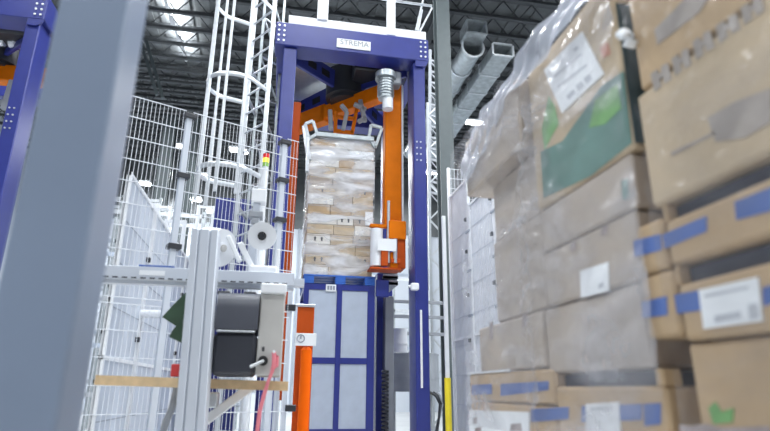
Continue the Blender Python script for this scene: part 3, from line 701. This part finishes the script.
# white roller behind the fence under the rail
a, b = onY(119, 313, 5.6), onY(161, 315, 5.6)
t = thing('white_roller', ((a.x+b.x)/2, 5.6, 0), 'white horizontal roller behind the lower mesh, left of the green bag', 'roller')
obj('drum', MB().cyl(a, (b.x, b.y, a.z), .04, seg=20), 'white', t)
obj('stand', MB().bx(b.x, b.x+.04, 5.57, 5.63, 0, a.z+.06, .004), 'galv', t)
# stack light
p = onY(265.5, 167, 5.6); zt3 = onY(265.5, 154, 5.6).z
t = thing('stack_light', (p.x, 5.6, 0), 'red, yellow and green stack light on a thin pole behind the fence', 'signal light')
u = (zt3-p.z)/3
obj('pole', MB().cyl((p.x, 5.6, 0), (p.x, 5.6, p.z), .03, seg=12), 'white', t)
for k, m_ in enumerate(('greenl', 'amber', 'redl')): obj('lens', MB().cyl((p.x, 5.6, p.z+k*u), (p.x, 5.6, p.z+(k+1)*u-.004), .036, seg=16), m_, t)

# ------------------------------------------------------------------ between and right of the machine columns
a, b = onY(376, 292, 8.2), onY(384, 292, 8.2)
t = thing('lift_mast', (a.x, 8.3, 0), 'dark grey toothed lift mast between the stand and the right blue column', 'mast')
obj('post', MB().bx(onY(385, 340, 8.3).x, onY(394, 340, 8.3).x, 8.3, 8.5, 0, onY(388, 296, 8.3).z, .01), 'midgrey', t)
te = MB(); x = onY(382, 400, 8.25).x
for k in range(28): te.bx(x, x+.1, 8.26, 8.3, .1+k*.055, .13+k*.055)
obj('rack_teeth', te, 'dark', t)
obj('blue_side', MB().bx(onY(377, 300, 8.6).x, onY(384, 300, 8.6).x, 8.6, 8.9, 0, onY(380, 273, 8.6).z, .01), 'blue', t)
p0, p1 = onY(375, 276, 7.9), onY(389, 297, 7.9)
obj('head_plate', MB().bx(1.385, p1.x, 7.9, 7.96, p1.z, p0.z-.05, .008), 'blue', t)
for i, py in enumerate((274, 280, 286)):
    z = onY(398, py, 8.6).z; tag(obj('cable_tray', MB().bx(1.6, 1.84, 8.5, 9.3, z, z+.04).bx(1.6, 1.84, 8.5, 8.52, z, z+.07), 'midgrey'), ['upper', 'middle', 'lower'][i]+' grey cable tray under the film carriage', 'cable tray', 'grey cable trays')
for i, (pa, pb2, pt, pbm, Y, m_, lb) in enumerate(((394, 409, 328, 352, 9.0, 'white', 'white drum standing on the grey tank left of the right blue column'), (391, 446, 352, 392, 9.6, 'midgrey', 'wide grey tank behind the right blue column'))):
    a, b = onY(pa, pt, Y), onY(pb2, pbm, Y); r = (b.x-a.x)/2; c = (a.x+b.x)/2
    t = thing('drum' if i == 0 else 'tank', (c, Y+r, b.z), lb, 'drum' if i == 0 else 'tank')
    zb_ = b.z if i == 0 else b.z
    obj('shell', MB().cyl((c, Y+r, zb_), (c, Y+r, a.z), r, seg=36), m_, t)
    rg = MB()
    for f in (.02, .35, .97): z = zb_+(a.z-zb_)*f; rg.ring((c, Y+r, z-.012), (c, Y+r, z+.012), r+.01, r-.01, 36)
    obj('hoop', rg, m_, t)
    if i == 1:
        for sx in (-.7, .7): obj('leg', MB().cyl((c+sx*r, Y+r, 0), (c+sx*r, Y+r, zb_), .04, seg=12), 'midgrey', t)
        tank_top = a.z
hz_ = onY(440, 397, 9.3)
for i in range(3):
    pts = [onY(x, y, 9.2+i*.08) for x, y in ((430+i*3, 392), (436+i*2, 396), (440+i, 404), (439, 418), (436-i, 440))]
    pts.append(V((pts[-1].x, pts[-1].y, 0)))
    tag(obj('hose', MB().tube(pts, .022, 8), 'dark' if i < 2 else 'midgrey'), ['first', 'second', 'third'][i]+' curved hose below the grey tank, counted from the blue column', 'hose', 'hoses below the tank')
# horizontal grey rails behind
for i, (py, x0p, x1p) in enumerate(((301, 392, 445), (316, 392, 445), (333, 392, 446))):
    a, b = onY(x0p, py, 10.4), onY(x1p, py, 10.4)
    tag(obj('cross_rail', MB().bx(a.x, b.x, 10.4, 10.46, a.z-.03, a.z+.03, .005), 'midgrey'), ['upper', 'middle', 'lower'][i]+' grey cross rail seen behind the right blue column', 'rail', 'grey cross rails')
# white lattice mast behind the right column
a = onY(431, 190, 12.0)
t = thing('lattice_mast', (a.x+.2, 12, 0), 'pale steel lattice mast left of the grey building column', 'mast')
xa, xb2 = a.x-.05, a.x+.38
for x in (xa, xb2): obj('chord', MB().bx(x-.03, x+.03, 11.97, 12.03, 0, 8.2), 'steel', t)
w = MB(); z = .2; k = 0
while z < 8: w.bar((xa if k % 2 else xb2, 12, z), (xb2 if k % 2 else xa, 12, z+.45), .035, .035); z += .45; k += 1
obj('lacing', w, 'steel', t)
t = thing('roof_lattice', (onY(432, 90, 14).x, 14, 4), 'dark steel lattice frame high between blue column and grey column', 'lattice')
w = MB()
for py in range(60, 200, 11):
    a, b = onY(429, py, 14), onY(441, py+3, 14); w.bar(a, b, .05, .06); w.bar(a, onY(441, py+14, 14), .03, .03)
w.bar(onY(430, 50, 14), onY(429, 290, 14), .08, .08)
obj('lacing', w, 'midgrey', t)
# grey post with yellow foot
p = onY(447.5, 378, 7.2)
t = thing('marker_post', (p.x, 7.2, 0), 'thin pale post with a yellow lower sleeve right of the blue machine', 'post')
obj('pole', MB().bx(p.x-.02, p.x+.03, 7.19, 7.24, 0, onY(445, 216, 7.2).z, .004), 'white', t)
obj('yellow_sleeve', MB().cyl((p.x, 7.2, 0), (p.x, 7.2, p.z), .042, seg=18), 'yellow', t)
# white guard wall on the right
WX = 2.75
ys = [8.55, 7.62, 6.6, 5.55]
for i in range(3):
    y0, y1 = ys[i+1], ys[i]; h = onX(453, 193, WX).z if i == 0 else onX(478, 196, WX).z if i == 1 else 3.9
    t = thing('machine_guard', (WX, (y0+y1)/2, 0), ['white guard panel right of the yellow-footed post, farthest from the camera', 'white meshed guard panel next to the wrapped load edge', 'white guard panel mostly behind the big wrapped load'][i], 'guard panel', 'white guard panels on the right')
    obj('sheet', MB().bx(WX, WX+.01, y0+.02, y1-.02, .1, h-.02), 'white', t)
    fr = MB()
    for yy in (y0, y1-.05): fr.bx(WX-.03, WX+.02, yy, yy+.05, 0, h, .003)
    for z in (.1, 2.07, h-.04): fr.bx(WX-.02, WX+.02, y0, y1, z, z+.035)
    obj('frame', fr, 'white', t)
    w = MB(); yy = y0+.08
    while yy < y1-.07: w.bx(WX-.006, WX-.002, yy, yy+.005, .15, h-.04); yy += .06
    for k in range(9): w.bx(WX-.008, WX-.002, y0+.05, y1-.05, .3+k*.42, .306+k*.42)
    obj('mesh', w, 'alu', t)
    for z in (1.4, 2.0, 2.65, 3.3, 3.8): obj('clip', MB().bx(WX-.05, WX, y0+.06, y0+.12, z, z+.05, .004), 'dark', t)
    for z in (2.35, 3.0, 3.6): obj('hinge', MB().bx(WX-.045, WX-.02, y0-.06, y0+.09, z, z+.035, .004), 'slot', t)
a, b = onY(449.5, 169, 9.6), onY(463, 192, 9.6)
t = thing('wire_fence', (a.x+.2, 9.6, a.z-1.2), 'small white mesh panel above the right guard wall beside the grey column', 'fence panel')
w = MB()
for k in range(12): x = a.x+.02+k*.07; w.bx(x, x+.008, 9.6, 9.606, 1.8, a.z)
obj('vertical_wires', w, 'wire', t)
w = MB()
for k in range(8): z = a.z-k*.2; w.bx(a.x, a.x+.85, 9.594, 9.6, z-.006, z+.006)
obj('horizontal_wires', w, 'wire', t)
obj('post', MB().bx(a.x-.05, a.x, 9.58, 9.64, 0, a.z+.02, .004), 'white', t)

# ------------------------------------------------------------------ second machine at far left
q = onZ(44, 19.5, 6.35)
wm2, o2 = machine(q.x-2.115, q.y-7.45, 'second blue wrapping machine half hidden behind the thick grey column', False, True)

# ------------------------------------------------------------------ big wrapped loads on the right
D = .9
def yz(px, py): p = onX(px, py, D); return p.y, p.z
def case(name, y0, y1, z0, z1, m, label, dx=0, depth=.55, slot=0, tape=None, group='cartons in the near loads', bev=.008):
    t = thing(name, (D+dx+depth/2, (y0+y1)/2, z0), label, 'carton', group)
    top = z1-slot
    obj('carton_body', MB().bx(D+dx, D+dx+depth, y0, y1, z0, top, bev), m, t)
    if slot:       # open-topped tray: shade inside the slot is painted as a dark set-back block
        obj('slot_shade', MB().bx(D+dx+.03, D+dx+depth-.03, y0+.05, y1-.012, top, z1-.004), 'slot_shade', t)
        obj('tray_corner', MB().bx(D+dx, D+dx+.05, y1-.012, y1, top, z1, .003), m, t)
        obj('tray_corner', MB().bx(D+dx, D+dx+.05, y0, y0+.03, top, z1, .003), m, t)
    if tape:
        for (ta, tb, ya, yb) in tape: obj('blue_tape', MB().bx(D+dx-.0015, D+dx, ya, yb, ta, tb), 'tape', t)
    return t
def onface(parent, name, pts, m, dx=0, lift=.002):
    P3 = []
    for px, py in pts:
        p = onX(px, py, D+dx); P3.append((D+dx-lift, p.y, p.z))
    return obj(name, MB().prism(P3, (lift, 0, 0)), m, parent)
# -- nearer load (right part of the picture)
YN = 1.165
case_top = case('carton', .25, YN-.02, 2.10, 2.56, 'card', 'brown carton with a band of worn grey print, top of the nearer right load', .0)
c0 = case('carton', .25, YN, 1.785, 2.095, 'card2', 'brown carton with one grey smudge below the worn print band, nearer right load', 0)
c1 = case('carton', .25, YN-.035, 1.632, 1.78, 'card', 'blue-taped carton with an open dark slot, directly above the one with the wide label', 0, slot=.042)
c2 = case('carton', .25, YN-.045, 1.458, 1.628, 'card', 'carton with blue tape and a wide white label in the nearer right load', 0, slot=.045)
c3 = case('carton', .25, YN-.035, 1.2, 1.453, 'card', 'brown carton with green print at the lower right corner', .012)
# grey lettering along the top carton
letters = [((655, 92), (672, 79), (668, 62), (651, 74)), ((676, 76), (692, 65), (688, 47), (672, 59)), ((697, 60), (715, 47), (710, 29), (693, 42)), ((720, 43), (741, 29), (737, 12), (716, 26)), ((745, 25), (765, 11), (761, -6), (741, 8))]
for q in letters:                                # worn big print, no longer readable
    a, b, c, d = [V((px, py)) for px, py in q]
    f = lambda u, v: tuple(a.lerp(b, u).lerp(d.lerp(c, u), v))
    onface(case_top, 'worn_print', [f(0, 0), f(.42, .05), f(.38, .4), f(.6, .45), f(.58, .05), f(1, 0), f(1, .95), f(.62, 1), f(.55, .7), f(.4, .75), f(.4, 1), f(0, 1)], 'smudge')
onface(case_top, 'printed_band', [(658, 45), (700, 12), (712, -6), (690, -6), (655, 30)], 'smudge')
onface(c0, 'smudge_print', [(708, 118), (735, 102), (772, 88), (772, 122), (745, 138), (716, 142)], 'smudge')
onface(c0, 'print_line', [(672, 152), (716, 131), (716, 134), (672, 156)], 'smudge')
onface(c1, 'blue_tape', [(634+28, 235), (707, 216), (707, 231), (662, 250)], 'tape'); onface(c1, 'blue_tape', [(735, 202), (775, 186), (775, 210), (737, 220)], 'tape')
onface(c2, 'blue_tape', [(668, 296), (702, 290), (703, 310), (669, 315)], 'tape')
lb1 = onface(c2, 'shipping_label', [(700, 290), (759, 277), (764, 321), (705, 329)], 'label', 0, .004)
onface(lb1, 'print_block', [(716, 316), (742, 311), (743, 318), (717, 323)], 'faint', 0, .005)
onface(lb1, 'print_block', [(706, 295), (750, 286), (750, 289), (706, 298)], 'faint', 0, .005)
onface(lb1, 'print_block', [(750, 305), (759, 303), (761, 318), (752, 320)], 'faint', 0, .005)
onface(c2, 'blue_tape', [(763, 288), (778, 283), (778, 302), (764, 306)], 'tape')
onface(c3, 'green_print', [(709, 408), (716, 402), (722, 412), (734, 408), (733, 422), (714, 424)], 'gprint2', .012)
onface(c3, 'violet_print', [(680, 424), (690, 426), (706, 424), (722, 428), (770, 426), (770, 436), (680, 436)], 'purple', .012)
# small cartons that fill the joint between the two loads
f1 = case('carton', YN-.03, YN+.07, 1.628, 1.752, 'card', 'narrow carton end with blue tape between the two near loads, upper', -.004, .4)
onface(f1, 'blue_tape', [(634, 241), (661, 234), (662, 250), (635, 257)], 'tape', -.004)
f2 = case('carton', YN-.04, YN+.075, 1.47, 1.622, 'card', 'narrow carton end with blue tape between the two near loads, lower', -.004, .4)
onface(f2, 'blue_tape', [(642, 302), (667, 296), (668, 315), (643, 318)], 'tape', -.004)
# -- farther load (left part)
YF = 1.2; YM = 1.77; YE = 2.56
k0 = case('carton', YF, YM, 1.965, 2.53, 'card2', 'big carton with a tilted white label and green print, top of the farther near load', 0)
obj('end_shade', MB().bx(D+.004, D+.35, YF-.003, YF, 1.98, 2.42), 'endsh', k0)  # shade of the gap between the loads, painted dark on the end face
onface(k0, 'green_print', [(624, 71), (632, 143), (591, 176), (544, 198), (541, 152), (563, 141), (602, 86)], 'gprint')
onface(k0, 'leaf_print', [(549, 96), (555, 106), (559, 124), (553, 134), (545, 150), (542, 130)], 'gprint2')
onface(k0, 'leaf_print', [(596, 100), (618, 84), (622, 108), (606, 124), (590, 128)], 'gprint2', 0, .003)
lb0 = onface(k0, 'shipping_label', [(583, 32), (605, 74), (563, 113), (545, 70)], 'label', 0, .005)
for q in (((570, 100), (577, 93), (575, 89), (568, 96)), ((580, 91), (586, 86), (583, 81), (577, 86)), ((588, 84), (594, 79), (591, 74), (585, 79)), ((576, 52), (580, 49), (579, 46), (575, 49)), ((556, 78), (584, 55), (583, 53), (555, 76)), ((560, 88), (589, 66), (588, 64), (559, 86))):
    onface(lb0, 'print_block', q, 'faint', 0, .006)
onface(k0, 'red_print', [(600, 48), (608, 42), (611, 54), (603, 58)], 'pinkp')
k1 = case('carton', YM+.01, 2.405, 2.235, 2.52, 'cardg', 'film-clad carton overhanging at the far top corner of the near load', -.04, .5)
k2 = case('carton', YM+.005, 2.25, 1.97, 2.23, 'cardg', 'set-back carton under the overhanging one at the far end', .03, .5)
k3 = case('carton', YF+.02, YM-.01, 1.808, 1.96, 'cardg', 'low flat carton right under the green printed one', 0)
k4 = case('carton', YM, 2.23, 1.62, 1.965, 'cardg', 'tall carton at the far end of the load, below the set-back one', .01)
k5 = case('carton', YF+.03, YM-.01, 1.62, 1.803, 'cardg', 'carton with a small white square label in the farther near load', 0)
lb2 = onface(k5, 'shipping_label', [(581, 271), (609, 262), (610, 291), (582, 298)], 'label', 0, .004)
onface(lb2, 'print_block', [(600, 284), (605, 282), (605, 287), (600, 289)], 'faint', 0, .005)
onface(k3, 'hand_mark', [(622, 181), (628, 178), (629, 198), (623, 200)], 'gprint')
onface(k5, 'arrow_print', [(602, 228), (608, 225), (608, 233), (602, 236)], 'purple'); onface(k5, 'arrow_print', [(571, 244), (576, 241), (576, 250), (571, 252)], 'purple')
k6 = case('carton', YF+.05, YM+.02, 1.405, 1.615, 'cardg', 'plain carton below the one with the small square label', .004)
k7 = case('carton', YM+.03, 2.43, 1.425, 1.615, 'cardg', 'plain carton with two dark slots at the far lower end', .0)
for q in (((523, 315), (527, 314), (527, 326), (523, 327)), ((490, 322), (493, 321), (493, 339), (490, 340))): onface(k7, 'hand_slot', q, 'purple')
k8 = case('carton', YM-.02, YE+.02, 1.305, 1.42, 'card', 'taped carton with white rim at the far lower corner', .0)
obj('white_rim', MB().bx(D-.004, D+.3, 2.1, YE+.024, 1.421, 1.428), 'label', k8)
onface(k8, 'blue_tape', [(472, 385), (492, 384), (492, 394), (472, 395)], 'tape'); onface(k8, 'blue_tape', [(501, 384), (549, 381), (549, 390), (501, 396)], 'tape')
k9 = case('carton', YF+.01, YM-.025, 1.2, 1.402, 'card', 'taped carton with open slot at the bottom middle of the near loads', .0, slot=.04)
onface(k9, 'blue_tape', [(582, 406), (642, 404), (642, 420), (582, 422)], 'tape')
onface(k9, 'blue_tape', [(644, 404), (661, 403), (661, 424), (645, 426)], 'tape')
lb3 = onface(k9, 'shipping_label', [(587, 404), (620, 402), (622, 440), (587, 440)], 'label', 0, .004)
onface(lb3, 'print_block', [(592, 408), (614, 406), (614, 409), (592, 411)], 'faint', 0, .005)
k10 = case('carton', YM-.015, YE+.02, 1.15, 1.30, 'card', 'carton with a wide white label at the bottom left of the near loads', .0)
lb4 = onface(k10, 'shipping_label', [(470, 410), (530, 412), (530, 440), (470, 440)], 'label', 0, .004)
for q in (((474, 418), (478, 417), (478, 424), (474, 424)), ((512, 424), (522, 423), (523, 431), (511, 431)), ((476, 428), (482, 427), (482, 434), (476, 434))): onface(lb4, 'print_block', q, 'purple', 0, .005)
onface(k10, 'blue_tape', [(531, 409), (569, 407), (569, 419), (531, 422)], 'tape')

for (ya, yb, nm) in ((.25, YN-.05, 'nearer'), (YF, YE, 'farther')):
    t = thing('pallet', (D+.3, (ya+yb)/2, 0), 'wooden pallet under the %s wrapped load on the right' % nm, 'pallet')
    for y in (ya, (ya+yb)/2-.05, yb-.1): obj('bearer', MB().bx(D, D+1.0, y, y+.1, .0, .12, .004), 'wood', t)
    bd = MB()
    for k in range(6): bd.bx(D+k*.17, D+k*.17+.12, ya, yb, .12, .145, .003)
    obj('deck_boards', bd, 'wood', t)
    zt_ = 1.15 if nm == 'farther' else 1.2; n_ = 4; hh = (zt_-.145)/n_
    for k in range(n_):
        for j_ in range(2):
            y0 = ya+(yb-ya)*j_/2; c = case('carton', y0+.003, y0+(yb-ya)/2-.003, .145+k*hh, .145+(k+1)*hh-.002, 'card', 'carton low in the %s right load, %s layer up from its pallet, %s half' % (nm, ('first', 'second', 'third', 'fourth')[k], ('near', 'far')[j_]), .01)
# loose stretch film over both loads
def sheet(y0, y1, z0, z1, x, amp, top_lean=0):
    def f(u, v):
        y = y0+(y1-y0)*u; z = z0+(z1-z0)*v
        r = amp*(sin(z*38+sin(y*9)*2.2)*.5+sin(y*27+z*19)*.35+sin(y*61-z*43)*.2)
        return (x-abs(r)-top_lean*max(0, v-.75)*4, y, z)
    return MB().grid(f, 90, 70)
tag(obj('stretch_film', sheet(.28, YN, 1.2, 2.57, D-.006, .010), 'filmn'), 'clear stretch film over the nearer right load', 'film', 'film on the near loads')
from mathutils import noise
def near_film(u, v):
    y = YF+(YE+.02-YF)*u; z = 1.2+1.33*v
    over = .045*max(0, min(1, (y-YM)*12))*max(0, min(1, (z-2.2)*12))
    base = .006*sin(v*47+sin(u*11)*2)+.004*sin(u*31+v*17)
    band = max(.12, 1-abs(y-(YM+.03))/.17)
    n1 = noise.noise(V((y*16, z*9, 3.1))); n2 = noise.noise(V((y*40, z*30, 7.7)))
    crease = (1-abs(n1))**3*.038*band+(1-abs(n2))**3*.014*band
    return (D-.008-abs(base)-over-crease, y, z)
ff = MB().grid(near_film, 210, 190)
tag(obj('stretch_film', ff, 'film'), 'clear wrinkled stretch film over the farther near load', 'film', 'film on the near loads')
# gathered film that stands up along the top edge of the farther load
def fold(u, v):
    y = 2.41-(2.41-1.22)*u
    top = 2.515+.075*min(1, u*1.6); bot = 2.26+.20*min(1, u*2.2)
    return (D-.048-.012*sin(u*16+v*4)-.006*sin(u*41-v*9), y, bot+(top-bot)*v)
tag(obj('film_fold', MB().grid(fold, 60, 20), 'filmw'), 'whitish gathered film fold along the top edge of the near load', 'film')
tw = [onX(x, y, D-.02) for x, y in ((621, 36), (624, 33), (628, 37), (631, 42), (629, 47))]  # white glare spot on the film, modelled as a small solid twist
tag(obj('film_glare', MB().tube(tw, .016, 10, (.018, .014)), 'label'), 'small white spot of film glare at the top joint between the loads', 'film glare')

# ------------------------------------------------------------------ pale world light from the unbuilt side behind the camera, added as front fill
w = bpy.data.worlds.new('world'); S.world = w; w.use_nodes = True
bg = w.node_tree.nodes['Background']; bg.inputs[0].default_value = (.80, .88, 1, 1); bg.inputs[1].default_value = .30

S.view_settings.view_transform = 'Standard'; S.view_settings.look = 'None'
S.view_settings.exposure = .06; S.view_settings.gamma = 1; S.view_settings.use_curve_mapping = False
